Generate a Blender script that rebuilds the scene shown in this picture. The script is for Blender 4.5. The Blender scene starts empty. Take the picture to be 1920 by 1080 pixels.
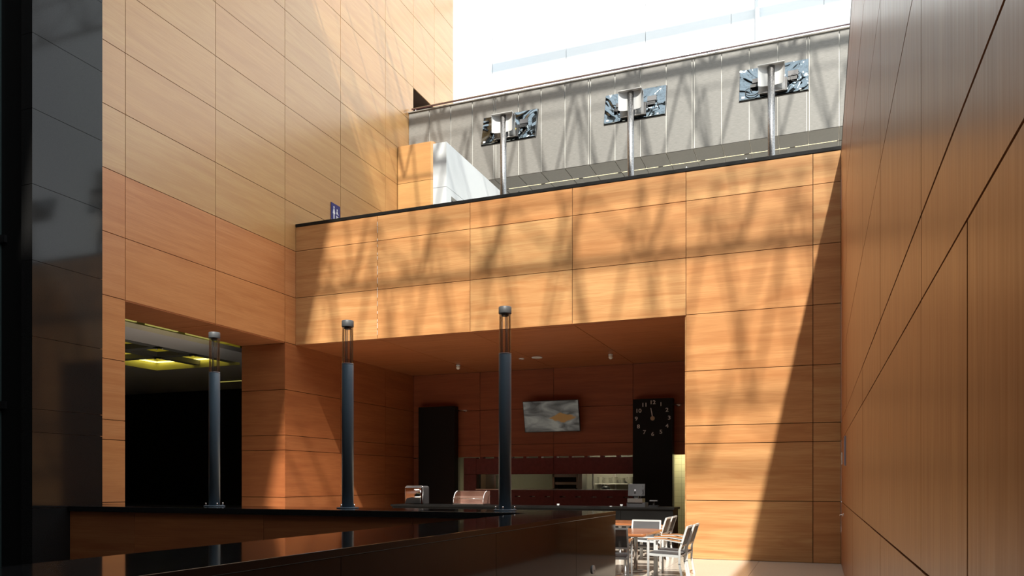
import bpy, bmesh, math, random
from mathutils import Vector, Matrix, Euler
random.seed(7)
sc = bpy.context.scene
col = sc.collection
PI = math.pi

# ------------------------------------------------------------------ camera, light, exposure
cam = bpy.data.cameras.new('camera')
cam_o = bpy.data.objects.new('camera', cam)
col.objects.link(cam_o)
F_PX, YAW, HORIZON = 1466.84, 0.3728, 903.34
cam.sensor_width = 36.0
cam.lens = 36.0 * F_PX / 1920.0
cam.shift_y = (HORIZON - 540.0) / 1920.0
cam.clip_start = 0.05
cam.clip_end = 300
cam_o.location = (0, 0, 1.6)
cam_o.rotation_euler = (PI / 2, 0, YAW)
sc.camera = cam_o

world = bpy.data.worlds.new('sky')
sc.world = world
world.use_nodes = True
bg = world.node_tree.nodes['Background']
bg.inputs[0].default_value = (0.90, 0.96, 1.0, 1)
bg.inputs[1].default_value = 1.9

SUN = Vector((0.2205, -0.745, 1.0))
sun = bpy.data.lights.new('sun', 'SUN')
sun.energy = 8.0
sun.angle = math.radians(1.1)
sun.color = (1.0, 0.94, 0.84)
sun_o = bpy.data.objects.new('sun', sun)
sun_o.rotation_euler = SUN.to_track_quat('Z', 'Y').to_euler()
sun_o.location = (5, -10, 40)
col.objects.link(sun_o)

sc.view_settings.view_transform = 'Standard'
sc.view_settings.look = 'None'
sc.view_settings.gamma = 1.0
sc.view_settings.use_curve_mapping = False
sc.view_settings.exposure = 0.0

# ------------------------------------------------------------------ measures (metres; camera eye at 1.6)
XL, XR = -12.36, 0.419            # left and right walls
YB, YR = 16.51, 22.72             # front wall, back of the cafe recess
ZL = 5.07                         # lintel of the recess
XC = [-12.36, -9.968, -7.499, -5.031, -2.562, -0.093, 0.419]
ZR = [0, 1.215, 2.391, 2.764, 3.901, 5.08, 6.267, 7.452, 8.638, 9.815, 10.985, 12.165, 13.355, 14.53, 15.71, 16.89, 18.07, 19.25, 20.0]
ZTOP = 8.14
ZROOF = 20.0

# ------------------------------------------------------------------ helpers
def tag(o, label=None, cat=None, group=None, kind=None):
    if label: o['label'] = label
    if cat: o['category'] = cat
    if group: o['group'] = group
    if kind: o['kind'] = kind
    return o

def empty(name, loc=(0, 0, 0), rz=0.0, parent=None):
    o = bpy.data.objects.new(name, None)
    o.empty_display_size = 0.1
    col.objects.link(o)
    o.location = loc
    o.rotation_euler = (0, 0, rz)
    if parent: o.parent = parent
    return o

def link_mesh(name, me, parent=None, loc=(0, 0, 0), rot=(0, 0, 0)):
    o = bpy.data.objects.new(name, me)
    col.objects.link(o)
    o.location = loc
    o.rotation_euler = rot
    if parent: o.parent = parent
    return o

class MB:
    def __init__(s): s.bm = bmesh.new()
    def box(s, a, b):
        x0, y0, z0 = a; x1, y1, z1 = b
        v = [s.bm.verts.new(p) for p in ((x0,y0,z0),(x1,y0,z0),(x1,y1,z0),(x0,y1,z0),(x0,y0,z1),(x1,y0,z1),(x1,y1,z1),(x0,y1,z1))]
        for f in ((3,2,1,0),(4,5,6,7),(0,1,5,4),(1,2,6,5),(2,3,7,6),(3,0,4,7)):
            s.bm.faces.new([v[i] for i in f])
        return s
    def bar(s, p0, p1, w, t, up=(0, 0, 1)):
        p0 = Vector(p0); p1 = Vector(p1); d = (p1 - p0).normalized()
        up = Vector(up)
        if abs(d.dot(up)) > 0.98: up = Vector((0, 1, 0))
        sx = d.cross(up).normalized(); sy = sx.cross(d).normalized()
        vs = []
        for p in (p0, p1):
            for a, b in ((-1,-1),(1,-1),(1,1),(-1,1)):
                vs.append(s.bm.verts.new(p + sx*a*w/2 + sy*b*t/2))
        for f in ((0,1,2,3),(7,6,5,4),(1,0,4,5),(2,1,5,6),(3,2,6,7),(0,3,7,4)):
            s.bm.faces.new([vs[i] for i in f])
        return s
    def cyl(s, p0, p1, r0, r1=None, n=20, caps=True):
        if r1 is None: r1 = r0
        p0 = Vector(p0); p1 = Vector(p1); d = (p1 - p0).normalized()
        up = Vector((0,0,1)) if abs(d.z) < 0.9 else Vector((1,0,0))
        a = d.cross(up).normalized(); b = d.cross(a).normalized()
        r = [[s.bm.verts.new(p + (a*math.cos(2*PI*i/n) + b*math.sin(2*PI*i/n))*rr) for i in range(n)] for p, rr in ((p0, r0), (p1, r1))]
        for i in range(n):
            j = (i+1) % n
            s.bm.faces.new((r[0][i], r[0][j], r[1][j], r[1][i])).smooth = True
        if caps:
            s.bm.faces.new(r[0][::-1]); s.bm.faces.new(r[1])
        return s
    def tube(s, pts, r, n=8):
        pts = [Vector(p) for p in pts]
        rings = []
        for k, p in enumerate(pts):
            d = (pts[min(k+1, len(pts)-1)] - pts[max(k-1, 0)]).normalized()
            up = Vector((0,0,1)) if abs(d.z) < 0.9 else Vector((1,0,0))
            a = d.cross(up).normalized(); b = d.cross(a).normalized()
            rings.append([s.bm.verts.new(p + (a*math.cos(2*PI*i/n) + b*math.sin(2*PI*i/n))*r) for i in range(n)])
        for q in range(len(rings)-1):
            for i in range(n):
                j = (i+1) % n
                s.bm.faces.new((rings[q][i], rings[q][j], rings[q+1][j], rings[q+1][i])).smooth = True
        s.bm.faces.new(rings[0][::-1]); s.bm.faces.new(rings[-1])
        return s
    def lathe(s, prof, c=(0,0,0), n=24):
        c = Vector(c); rings = []
        for r, z in prof:
            rings.append([s.bm.verts.new(c + Vector((r*math.cos(2*PI*i/n), r*math.sin(2*PI*i/n), z))) for i in range(n)])
        for q in range(len(rings)-1):
            for i in range(n):
                j = (i+1) % n
                f = s.bm.faces.new((rings[q][i], rings[q][j], rings[q+1][j], rings[q+1][i])); f.smooth = True
        s.bm.faces.new(rings[0][::-1]); s.bm.faces.new(rings[-1])
        return s
    def prism(s, poly, axis, a, b):
        """poly: 2-D points extruded along axis (0 x, 1 y, 2 z) from a to b"""
        def P(p, h):
            q = list(p); q.insert(axis, h); return Vector(q)
        lo = [s.bm.verts.new(P(p, a)) for p in poly]; hi = [s.bm.verts.new(P(p, b)) for p in poly]
        n = len(poly)
        for i in range(n):
            j = (i+1) % n
            s.bm.faces.new((lo[i], lo[j], hi[j], hi[i]))
        s.bm.faces.new(lo[::-1]); s.bm.faces.new(hi)
        return s
    def sphere(s, c, r, n=12):
        return s.lathe([(max(1e-4, r*math.sin(PI*k/n)), -r*math.cos(PI*k/n)) for k in range(n+1)], c, 16)
    def build(s, name, mat, parent=None, loc=(0,0,0), rot=(0,0,0), bevel=0):
        bmesh.ops.recalc_face_normals(s.bm, faces=s.bm.faces)
        me = bpy.data.meshes.new(name)
        s.bm.to_mesh(me); s.bm.free()
        if mat: me.materials.append(mat)
        o = link_mesh(name, me, parent, loc, rot)
        if bevel:
            m = o.modifiers.new('bevel', 'BEVEL'); m.width = bevel; m.segments = 2; m.limit_method = 'ANGLE'
        return o

def copy_tree(o, parent=None):
    c = o.copy(); col.objects.link(c)
    if parent: c.parent = parent
    for ch in list(o.children): copy_tree(ch, c)
    return c

# ------------------------------------------------------------------ materials
def new_mat(name):
    m = bpy.data.materials.new(name); m.use_nodes = True
    nt = m.node_tree
    return m, nt, nt.nodes['Principled BSDF']

def plain(name, rgb, rough=0.5, metal=0.0, spec=0.5, noise=0.0, nscale=20.0, bump=0.0, coat=0.0):
    m, nt, b = new_mat(name)
    b.inputs['Base Color'].default_value = (*rgb, 1)
    b.inputs['Roughness'].default_value = rough
    b.inputs['Metallic'].default_value = metal
    b.inputs['Specular IOR Level'].default_value = spec
    b.inputs['Coat Weight'].default_value = coat
    if noise or bump:
        tc = nt.nodes.new('ShaderNodeTexCoord')
        n = nt.nodes.new('ShaderNodeTexNoise'); n.inputs['Scale'].default_value = nscale; n.inputs['Detail'].default_value = 4
        nt.links.new(tc.outputs['Object'], n.inputs['Vector'])
        if noise:
            mr = nt.nodes.new('ShaderNodeMapRange')
            mr.inputs['From Min'].default_value = 0.3; mr.inputs['From Max'].default_value = 0.7
            mr.inputs['To Min'].default_value = 1 - noise; mr.inputs['To Max'].default_value = 1 + noise
            nt.links.new(n.outputs['Fac'], mr.inputs['Value'])
            mx = nt.nodes.new('ShaderNodeVectorMath'); mx.operation = 'SCALE'
            mx.inputs[0].default_value = rgb
            nt.links.new(mr.outputs['Result'], mx.inputs['Scale'])
            nt.links.new(mx.outputs['Vector'], b.inputs['Base Color'])
        if bump:
            bp = nt.nodes.new('ShaderNodeBump'); bp.inputs['Strength'].default_value = bump; bp.inputs['Distance'].default_value = 0.02
            nt.links.new(n.outputs['Fac'], bp.inputs['Height'])
            nt.links.new(bp.outputs['Normal'], b.inputs['Normal'])
    return m

def emit(name, rgb, strength):
    m, nt, b = new_mat(name)
    b.inputs['Base Color'].default_value = (0.02, 0.02, 0.02, 1)
    b.inputs['Emission Color'].default_value = (*rgb, 1)
    b.inputs['Emission Strength'].default_value = strength
    return m

def wood(name, c_a, c_b, c_dark, rough=0.36, vertical=False, coat=0.0, tint=0.5, figure=0.5):
    """veneer: long horizontal grain, each panel shifted and tinted by its own random number"""
    m, nt, b = new_mat(name)
    N, L = nt.nodes.new, nt.links.new
    tc = N('ShaderNodeTexCoord'); oi = N('ShaderNodeObjectInfo')
    off = N('ShaderNodeCombineXYZ')
    mul = N('ShaderNodeMath'); mul.operation = 'MULTIPLY'; mul.inputs[1].default_value = 53.0
    L(oi.outputs['Random'], mul.inputs[0])
    for i in range(3): L(mul.outputs[0], off.inputs[i])
    add = N('ShaderNodeVectorMath'); add.operation = 'ADD'
    L(tc.outputs['Object'], add.inputs[0]); L(off.outputs[0], add.inputs[1])
    def noise(scale, sc_, detail, dist=0.0):
        mp = N('ShaderNodeMapping'); mp.inputs['Scale'].default_value = (scale[2], scale[1], scale[0]) if vertical else scale
        L(add.outputs[0], mp.inputs['Vector'])
        n = N('ShaderNodeTexNoise'); n.inputs['Scale'].default_value = sc_; n.inputs['Detail'].default_value = detail
        n.inputs['Distortion'].default_value = dist
        L(mp.outputs[0], n.inputs['Vector'])
        return n.outputs['Fac']
    broad = noise((0.30, 1, 4.2), 1.5, 5, 0.35)
    fine = noise((0.9, 1, 26), 2.2, 6, 0.1)
    fig = noise((0.5, 1, 2.0), 1.0, 3, 1.2)
    def mrange(v, a, b_, c, d):
        r = N('ShaderNodeMapRange'); r.inputs['From Min'].default_value = a; r.inputs['From Max'].default_value = b_
        r.inputs['To Min'].default_value = c; r.inputs['To Max'].default_value = d
        L(v, r.inputs['Value']); return r.outputs['Result']
    def mix(fac, a, b_):
        x = N('ShaderNodeMix'); x.data_type = 'RGBA'
        if isinstance(fac, float): x.inputs[0].default_value = fac
        else: L(fac, x.inputs[0])
        for sock, v in ((x.inputs[6], a), (x.inputs[7], b_)):
            if isinstance(v, tuple): sock.default_value = (*v, 1)
            else: L(v, sock)
        return x.outputs[2]
    rnd = mrange(oi.outputs['Random'], 0, 1, 0.5 - tint/2, 0.5 + tint/2)
    base = mix(rnd, c_a, c_b)
    lighter = mix(mrange(broad, 0.40, 0.68, 0.0, 0.62), base, c_dark)
    c2 = mix(mrange(fig, 0.60, 0.75, 0.0, figure), lighter, c_dark)
    c3 = mix(mrange(fine, 0.42, 0.70, 0.0, 0.5), c2, c_dark)
    L(c3, b.inputs['Base Color'])
    L(mrange(fine, 0.3, 0.7, rough - 0.03, rough + 0.06), b.inputs['Roughness'])
    b.inputs['Coat Weight'].default_value = coat
    b.inputs['Coat Roughness'].default_value = 0.25
    return m

def thin_glass(name, tint=(0.985, 0.985, 0.985), rough=0.02, base=0.025):
    m = bpy.data.materials.new(name); m.use_nodes = True
    nt = m.node_tree; nt.nodes.clear()
    N, L = nt.nodes.new, nt.links.new
    out = N('ShaderNodeOutputMaterial'); mx = N('ShaderNodeMixShader')
    tr = N('ShaderNodeBsdfTransparent'); tr.inputs[0].default_value = (*tint, 1)
    gl = N('ShaderNodeBsdfGlossy'); gl.inputs['Roughness'].default_value = rough
    lw = N('ShaderNodeLayerWeight'); lw.inputs[0].default_value = 0.35
    mr = N('ShaderNodeMapRange'); mr.inputs['To Min'].default_value = base; mr.inputs['To Max'].default_value = 0.6
    L(lw.outputs['Fresnel'], mr.inputs['Value']); L(mr.outputs['Result'], mx.inputs[0])
    L(tr.outputs[0], mx.inputs[1]); L(gl.outputs[0], mx.inputs[2]); L(mx.outputs[0], out.inputs[0])
    return m

M = {}
M['wood'] = wood('oiled_veneer', (0.61, 0.36, 0.155), (0.63, 0.315, 0.125), (0.43, 0.175, 0.058), tint=1.0, figure=0.6)
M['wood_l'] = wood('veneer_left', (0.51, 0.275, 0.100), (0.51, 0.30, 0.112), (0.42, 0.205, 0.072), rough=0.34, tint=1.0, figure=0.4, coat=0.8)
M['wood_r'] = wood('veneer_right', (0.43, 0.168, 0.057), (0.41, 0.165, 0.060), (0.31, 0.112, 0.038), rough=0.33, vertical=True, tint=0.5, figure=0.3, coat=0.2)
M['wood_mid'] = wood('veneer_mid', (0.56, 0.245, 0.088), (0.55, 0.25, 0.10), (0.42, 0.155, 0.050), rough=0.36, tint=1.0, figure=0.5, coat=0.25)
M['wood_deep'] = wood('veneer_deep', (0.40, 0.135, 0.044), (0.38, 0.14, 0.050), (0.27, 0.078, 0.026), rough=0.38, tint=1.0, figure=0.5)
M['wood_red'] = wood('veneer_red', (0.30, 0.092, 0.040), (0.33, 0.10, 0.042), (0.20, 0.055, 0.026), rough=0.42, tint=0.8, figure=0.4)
M['burgundy'] = plain('burgundy_laminate', (0.15, 0.030, 0.030), 0.4, noise=0.15, nscale=9)
M['backing'] = plain('dark_batten', (0.05, 0.022, 0.01), 0.9)
M['granite'] = plain('black_granite', (0.012, 0.012, 0.013), 0.07, noise=0.4, nscale=160)
M['granite_wall'] = plain('charcoal_granite', (0.014, 0.014, 0.014), 0.07, spec=0.3, noise=0.35, nscale=90)
M['granite_dull'] = plain('honed_black_granite', (0.010, 0.010, 0.010), 0.4, spec=0.2, noise=0.5, nscale=120)
M['joint'] = plain('pale_grout', (0.28, 0.27, 0.25), 0.8)
M['tile'] = plain('beige_floor_tile', (0.54, 0.48, 0.405), 0.22, noise=0.05, nscale=30)
M['grout'] = plain('floor_grout', (0.35, 0.31, 0.26), 0.9)
M['post'] = plain('blue_grey_paint', (0.105, 0.155, 0.20), 0.36, noise=0.05, nscale=60)
M['alu'] = plain('satin_aluminium', (0.60, 0.62, 0.62), 0.35, metal=0.0)
M['steel'] = plain('brushed_steel', (0.62, 0.62, 0.62), 0.28, metal=1.0, noise=0.12, nscale=60)
M['steel_pole'] = plain('galvanised_steel', (0.34, 0.34, 0.34), 0.38, metal=1.0, noise=0.35, nscale=45)
M['chrome'] = plain('chrome', (0.85, 0.85, 0.85), 0.08, metal=1.0)
M['till'] = plain('dark_till_plastic', (0.035, 0.035, 0.038), 0.4)
M['head'] = plain('grey_head_paint', (0.075, 0.080, 0.085), 0.5)
M['black'] = plain('black_plastic', (0.012, 0.012, 0.013), 0.4)
M['grey_plastic'] = plain('grey_plastic', (0.09, 0.09, 0.095), 0.45)
M['white'] = plain('white_paint', (0.62, 0.66, 0.68), 0.55)
M['white_glossy'] = plain('white_glazed', (0.80, 0.78, 0.70), 0.2)
M['far_white'] = plain('white_wall_panel', (0.66, 0.71, 0.74), 0.6)
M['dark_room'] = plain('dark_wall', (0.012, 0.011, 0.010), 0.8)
M['near'] = plain('dark_hall_paint', (0.06, 0.05, 0.045), 0.7)
M['plaster'] = plain('grey_plaster', (0.72, 0.67, 0.62), 0.8)
M['plaster_dark'] = plain('dark_plaster', (0.20, 0.19, 0.17), 0.8)
M['yellow_plaster'] = plain('yellow_plaster', (0.62, 0.58, 0.20), 0.7)
M['kitchen'] = plain('kitchen_paint', (0.34, 0.32, 0.265), 0.5)
M['red_rail'] = plain('dark_red_line', (0.09, 0.03, 0.04), 0.35)
M['glass'] = thin_glass('clear_tube')
M['acrylic'] = thin_glass('acrylic', (0.95, 0.93, 0.92), 0.03, 0.12)
M['yellow_led'] = emit('yellow_led', (1.0, 0.86, 0.22), 3.2)
M['cove_led'] = emit('cove_led', (1.0, 0.90, 0.22), 0.32)
M['warm_led'] = emit('warm_led', (1.0, 0.88, 0.55), 1.6)
M['kitchen_led'] = emit('kitchen_led', (1.0, 0.92, 0.68), 30.0)
M['kitchen_led_strong'] = emit('kitchen_led_strong', (1.0, 0.93, 0.58), 80.0)
M['roof'] = plain('roof_paint', (0.35, 0.35, 0.35), 0.8)
M['truss'] = plain('grey_truss_paint', (0.45, 0.46, 0.48), 0.5)
M['sign_blue'] = plain('sign_blue', (0.022, 0.026, 0.16), 0.35)
M['sign_white'] = plain('sign_white', (0.80, 0.82, 0.86), 0.4)
M['sign_grey'] = plain('sign_grey', (0.40, 0.40, 0.45), 0.4)
M['tabletop'] = wood('table_teak', (0.40, 0.155, 0.062), (0.42, 0.165, 0.065), (0.27, 0.088, 0.034), rough=0.22, tint=0.3, coat=0.4)
M['arm_wood'] = wood('arm_teak', (0.50, 0.24, 0.10), (0.50, 0.24, 0.10), (0.36, 0.14, 0.05), rough=0.4, tint=0.3)
M['yellow_tag'] = plain('yellow_tag', (0.75, 0.60, 0.06), 0.5)

def perforated():
    m, nt, b = new_mat('perforated_metal')
    N, L = nt.nodes.new, nt.links.new
    tc = N('ShaderNodeTexCoord'); mp = N('ShaderNodeMapping'); mp.inputs['Scale'].default_value = (7, 1, 55)
    L(tc.outputs['Object'], mp.inputs[0])
    n = N('ShaderNodeTexNoise'); n.inputs['Scale'].default_value = 1.0; n.inputs['Detail'].default_value = 5; n.inputs['Roughness'].default_value = 0.7
    L(mp.outputs[0], n.inputs['Vector'])
    r = N('ShaderNodeValToRGB')
    r.color_ramp.elements[0].position = 0.35; r.color_ramp.elements[0].color = (0.17, 0.17, 0.16, 1)
    r.color_ramp.elements[1].position = 0.7; r.color_ramp.elements[1].color = (0.25, 0.248, 0.232, 1)
    L(n.outputs['Fac'], r.inputs[0]); L(r.outputs[0], b.inputs['Base Color'])
    b.inputs['Roughness'].default_value = 0.55
    return m
M['perf'] = perforated()
M['soffit_grey'] = plain('grey_soffit_metal', (0.12, 0.118, 0.105), 0.5, noise=0.06, nscale=12)

def mesh_fabric(name, rgb, see=0.18):
    m = bpy.data.materials.new(name); m.use_nodes = True
    nt = m.node_tree; b = nt.nodes['Principled BSDF']; out = nt.nodes['Material Output']
    N, L = nt.nodes.new, nt.links.new
    tc = N('ShaderNodeTexCoord'); ch = N('ShaderNodeTexChecker'); ch.inputs['Scale'].default_value = 130
    ch.inputs[1].default_value = (*rgb, 1); ch.inputs[2].default_value = tuple(c * 0.55 for c in rgb) + (1,)
    L(tc.outputs['Object'], ch.inputs[0]); L(ch.outputs[0], b.inputs['Base Color'])
    b.inputs['Roughness'].default_value = 0.6
    tr = N('ShaderNodeBsdfTransparent'); mx = N('ShaderNodeMixShader'); mx.inputs[0].default_value = see
    L(b.outputs[0], mx.inputs[1]); L(tr.outputs[0], mx.inputs[2]); L(mx.outputs[0], out.inputs[0])
    return m
M['mesh'] = mesh_fabric('grey_sling_mesh', (0.085, 0.085, 0.09))

def wavy_back():
    m, nt, b = new_mat('glossy_screen_back')
    N, L = nt.nodes.new, nt.links.new
    b.inputs['Base Color'].default_value = (0.24, 0.29, 0.32, 1); b.inputs['Metallic'].default_value = 1.0; b.inputs['Roughness'].default_value = 0.06
    tc = N('ShaderNodeTexCoord'); oi = N('ShaderNodeObjectInfo'); add = N('ShaderNodeVectorMath')
    L(tc.outputs['Object'], add.inputs[0]); L(oi.outputs['Random'], add.inputs[1])
    n = N('ShaderNodeTexNoise'); n.inputs['Scale'].default_value = 1.6; n.inputs['Detail'].default_value = 1.0; n.inputs['Distortion'].default_value = 2.2
    L(add.outputs[0], n.inputs['Vector'])
    bp = N('ShaderNodeBump'); bp.inputs['Strength'].default_value = 0.8; bp.inputs['Distance'].default_value = 0.12
    L(n.outputs['Fac'], bp.inputs['Height']); L(bp.outputs[0], b.inputs['Normal'])
    return m
M['wavy'] = wavy_back()

def tv_pattern():  # grey noise with an orange patch, set into the screen's emission
    m, nt, b = new_mat('abstract_tv_pattern')
    N, L = nt.nodes.new, nt.links.new
    tc = N('ShaderNodeTexCoord'); mp = N('ShaderNodeMapping'); mp.inputs['Scale'].default_value = (1.1, 1, 3.0); mp.inputs['Rotation'].default_value = (0, 0.35, 0)
    L(tc.outputs['Object'], mp.inputs[0])
    n = N('ShaderNodeTexNoise'); n.inputs['Scale'].default_value = 1.15; n.inputs['Detail'].default_value = 4; n.inputs['Distortion'].default_value = 0.9
    L(mp.outputs[0], n.inputs['Vector'])
    r = N('ShaderNodeValToRGB')
    e = r.color_ramp.elements
    e[0].position = 0.36; e[0].color = (0.035, 0.036, 0.034, 1); e[1].position = 0.64; e[1].color = (0.27, 0.26, 0.22, 1)
    x = e.new(0.5); x.color = (0.15, 0.145, 0.13, 1)
    L(n.outputs['Fac'], r.inputs[0])
    # orange leaf-shaped patch, right of centre
    sp = N('ShaderNodeVectorMath'); sp.operation = 'SUBTRACT'; sp.inputs[1].default_value = (0.36+0.22, 0, -0.03+0.15)
    n3 = N('ShaderNodeTexNoise'); n3.inputs['Scale'].default_value = 3.0; n3.inputs['Detail'].default_value = 3; L(tc.outputs['Object'], n3.inputs['Vector'])
    wp = N('ShaderNodeVectorMath'); wp.operation = 'MULTIPLY_ADD'; wp.inputs[1].default_value = (0.45, 0, 0.30); L(n3.outputs['Color'], wp.inputs[0])
    L(tc.outputs['Object'], wp.inputs[2]); L(wp.outputs[0], sp.inputs[0])
    m2 = N('ShaderNodeMapping'); m2.inputs['Rotation'].default_value = (0, 0.12, 0); m2.inputs['Scale'].default_value = (2.5, 0, 6.6)
    L(sp.outputs[0], m2.inputs[0])
    ab = N('ShaderNodeVectorMath'); ab.operation = 'ABSOLUTE'; L(m2.outputs[0], ab.inputs[0])
    ln = N('ShaderNodeVectorMath'); ln.operation = 'DOT_PRODUCT'; ln.inputs[1].default_value = (1, 0, 1); L(ab.outputs[0], ln.inputs[0])
    mr = N('ShaderNodeMapRange'); mr.inputs['From Min'].default_value = 0.85; mr.inputs['From Max'].default_value = 1.05
    mr.inputs['To Min'].default_value = 1; mr.inputs['To Max'].default_value = 0
    L(ln.outputs['Value'], mr.inputs['Value'])
    mx = N('ShaderNodeMix'); mx.data_type = 'RGBA'; L(mr.outputs['Result'], mx.inputs[0]); L(r.outputs[0], mx.inputs[6]); mx.inputs[7].default_value = (0.26, 0.115, 0.022, 1)
    L(mx.outputs[2], b.inputs['Emission Color']); b.inputs['Emission Strength'].default_value = 0.42
    b.inputs['Base Color'].default_value = (0.01, 0.01, 0.01, 1); b.inputs['Roughness'].default_value = 0.3
    return m
M['tv_pattern'] = tv_pattern()

def tiled(name, rgb, grout, scale):
    m, nt, b = new_mat(name)
    N, L = nt.nodes.new, nt.links.new
    tc = N('ShaderNodeTexCoord'); mp = N('ShaderNodeMapping'); mp.inputs['Rotation'].default_value = (PI/2, 0, 0)
    L(tc.outputs['Object'], mp.inputs[0])
    br = N('ShaderNodeTexBrick'); br.offset = 0; br.inputs['Scale'].default_value = scale
    br.inputs['Color1'].default_value = (*rgb, 1); br.inputs['Color2'].default_value = tuple(c*0.95 for c in rgb) + (1,); br.inputs['Mortar'].default_value = (*grout, 1)
    br.inputs['Mortar Size'].default_value = 0.012; br.inputs['Brick Width'].default_value = 0.5; br.inputs['Row Height'].default_value = 0.5
    L(mp.outputs[0], br.inputs[0]); L(br.outputs[0], b.inputs['Base Color'])
    b.inputs['Roughness'].default_value = 0.25
    return m
M['kitchen_tile'] = tiled('kitchen_wall_tile', (0.56, 0.53, 0.36), (0.36, 0.34, 0.24), 2.6)

# ------------------------------------------------------------------ panels
ROT = {'front': (0, 0, 0), 'left': (0, 0, PI/2), 'right': (0, 0, -PI/2), 'down': (PI/2, 0, 0), 'up': (-PI/2, 0, 0), 'back': (0, 0, PI)}
_panels = {}
def panel_mesh(w, h, t, mat, name='panel'):
    k = (round(w, 3), round(h, 3), round(t, 3), mat.name)
    if k not in _panels:
        b = MB().box((-w/2, 0, -h/2), (w/2, t, h/2))
        bmesh.ops.recalc_face_normals(b.bm, faces=b.bm.faces)
        me = bpy.data.meshes.new(name); b.bm.to_mesh(me); b.bm.free(); me.materials.append(mat)
        _panels[k] = me
    return _panels[k]

def panel(parent, mat, side, plane, u0, u1, z0, z1, gap=0.013, t=0.025, name='panel', proud=0.0012):
    """one cladding sheet. side front: plane is Y, u is X; left/right: plane is X, u is Y; down/up: plane is Z, u is X, (z0,z1) is Y"""
    w, h = u1 - u0 - gap, z1 - z0 - gap
    if w <= 0.02 or h <= 0.02: return None
    cu, cz = (u0 + u1)/2, (z0 + z1)/2
    me = panel_mesh(w, h, t, mat, name)
    d = random.uniform(-proud, proud)
    loc = {'front': (cu, plane + d, cz), 'back': (cu, plane - d, cz), 'left': (plane + d, cu, cz), 'right': (plane + d, cu, cz), 'down': (cu, cz, plane + d), 'up': (cu, cz, plane + d)}[side]
    return link_mesh(name, me, parent, loc, ROT[side])

def clad(parent, mat, side, plane, us, zs, hole=None, **kw):
    for i in range(len(us)-1):
        for j in range(len(zs)-1):
            if hole and hole((us[i]+us[i+1])/2, (zs[j]+zs[j+1])/2): continue
            panel(parent, mat, side, plane, us[i], us[i+1], zs[j], zs[j+1], **kw)

def struct(o): return tag(o, kind='structure')
def rows(z0, z1): return [z0] + [z for z in ZR if z0 + 0.05 < z < z1 - 0.05] + [z1]
BK = 0.024     # battens lie this far behind the face

# ------------------------------------------------------------------ front wall: band over the recess and the right-hand column
b = MB()
b.box((XL, YB+BK, ZL+0.01), (XC[4], YB+0.30, 8.06))
b.box((XC[4]+0.01, YB+BK, 0), (XR, YB+0.30, 8.06))
b.box((XC[4]+0.01, YB+0.30, 0), (XC[4]+0.25, YR, ZL))          # recess right-hand return, unseen from here
wall_back = struct(b.build('wall_back', M['backing']))
clad(wall_back, M['wood'], 'front', YB, XC[:5], [ZL, 6.267, 7.452, 8.065])
clad(wall_back, M['wood'], 'front', YB, XC[4:], rows(0, 8.065))
clad(wall_back, M['wood'], 'left', XC[4]+0.001, [YB+0.02, 18.5, 20.93, YR], rows(0, ZL))
for k in range(16):                                   # pale chipped edges along one joint of the band
    z = 5.15 + k*0.18 + random.uniform(-0.05, 0.05)
    MB().box((XC[1]-0.006, YB-0.001, z), (XC[1]+random.uniform(-0.001, 0.007), YB+0.01, z+random.uniform(0.05, 0.16))).build('chipped_edge', M['white'], wall_back)
cap = struct(MB().box((XL, YB-0.012, 8.065), (XR, YB+0.42, ZTOP)).build('trim_1', M['granite_dull'], bevel=0.004))

# ------------------------------------------------------------------ left wall
YJ = [10.085, 11.262, 13.67, 16.08, 18.515, 20.94, 23.29, 25.74]
OPEN_Z = 5.06
b = MB()
b.box((-13.70, 10.0, 0), (XL-BK, 11.25, ZROOF))
b.box((-13.70, 11.25, OPEN_Z+0.03), (XL-BK, 16.10, ZROOF))
b.box((-13.70, 16.11, 0), (XL-BK, YR, ZROOF))
b.box((-13.70, YR, 0), (XL-BK, 25.72, 12.17))
b.box((-13.70, YR, 14.53), (XL-BK, 25.72, ZROOF))
b.box((-13.70, 24.22, 12.17), (XL-BK, 25.72, 14.53))
b.box((-13.70, YR, 12.17), (-13.4, 24.22, 14.53))
wall_left = struct(b.build('wall_left', M['backing']))
zl = rows(0, ZROOF)
clad(wall_left, M['wood_l'], 'left', XL, YJ[0:2], rows(7.452, ZROOF))
clad(wall_left, M['wood_mid'], 'left', XL, YJ[0:2], rows(0, 7.452))
clad(wall_left, M['wood_l'], 'left', XL, YJ[1:4], rows(7.452, ZROOF))
clad(wall_left, M['wood_mid'], 'left', XL, YJ[1:4], rows(ZR[5], 7.452))
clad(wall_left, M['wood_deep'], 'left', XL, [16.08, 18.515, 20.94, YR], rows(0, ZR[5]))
clad(wall_left, M['wood_mid'], 'left', XL, [16.08, 18.515], rows(ZR[5], 7.452))
clad(wall_left, M['wood_l'], 'left', XL, [16.08, 18.515], rows(7.452, ZROOF))
clad(wall_left, M['wood_l'], 'left', XL, [18.515, 20.94, YR], rows(7.0, ZROOF))
clad(wall_left, M['wood_l'], 'left', XL, [YR, 24.22], rows(7.0, 12.165) + [])
clad(wall_left, M['wood_l'], 'left', XL, [YR, 24.22], rows(14.53, ZROOF))
clad(wall_left, M['wood_l'], 'left', XL, [24.22, 25.74], rows(7.0, ZROOF))
# reveals of the hall opening: far jamb and soffit
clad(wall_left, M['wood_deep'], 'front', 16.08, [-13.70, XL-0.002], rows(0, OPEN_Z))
clad(wall_left, M['wood_deep'], 'down', OPEN_Z, [-13.70, XL-0.004], [11.262, 13.67, 16.08])

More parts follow.
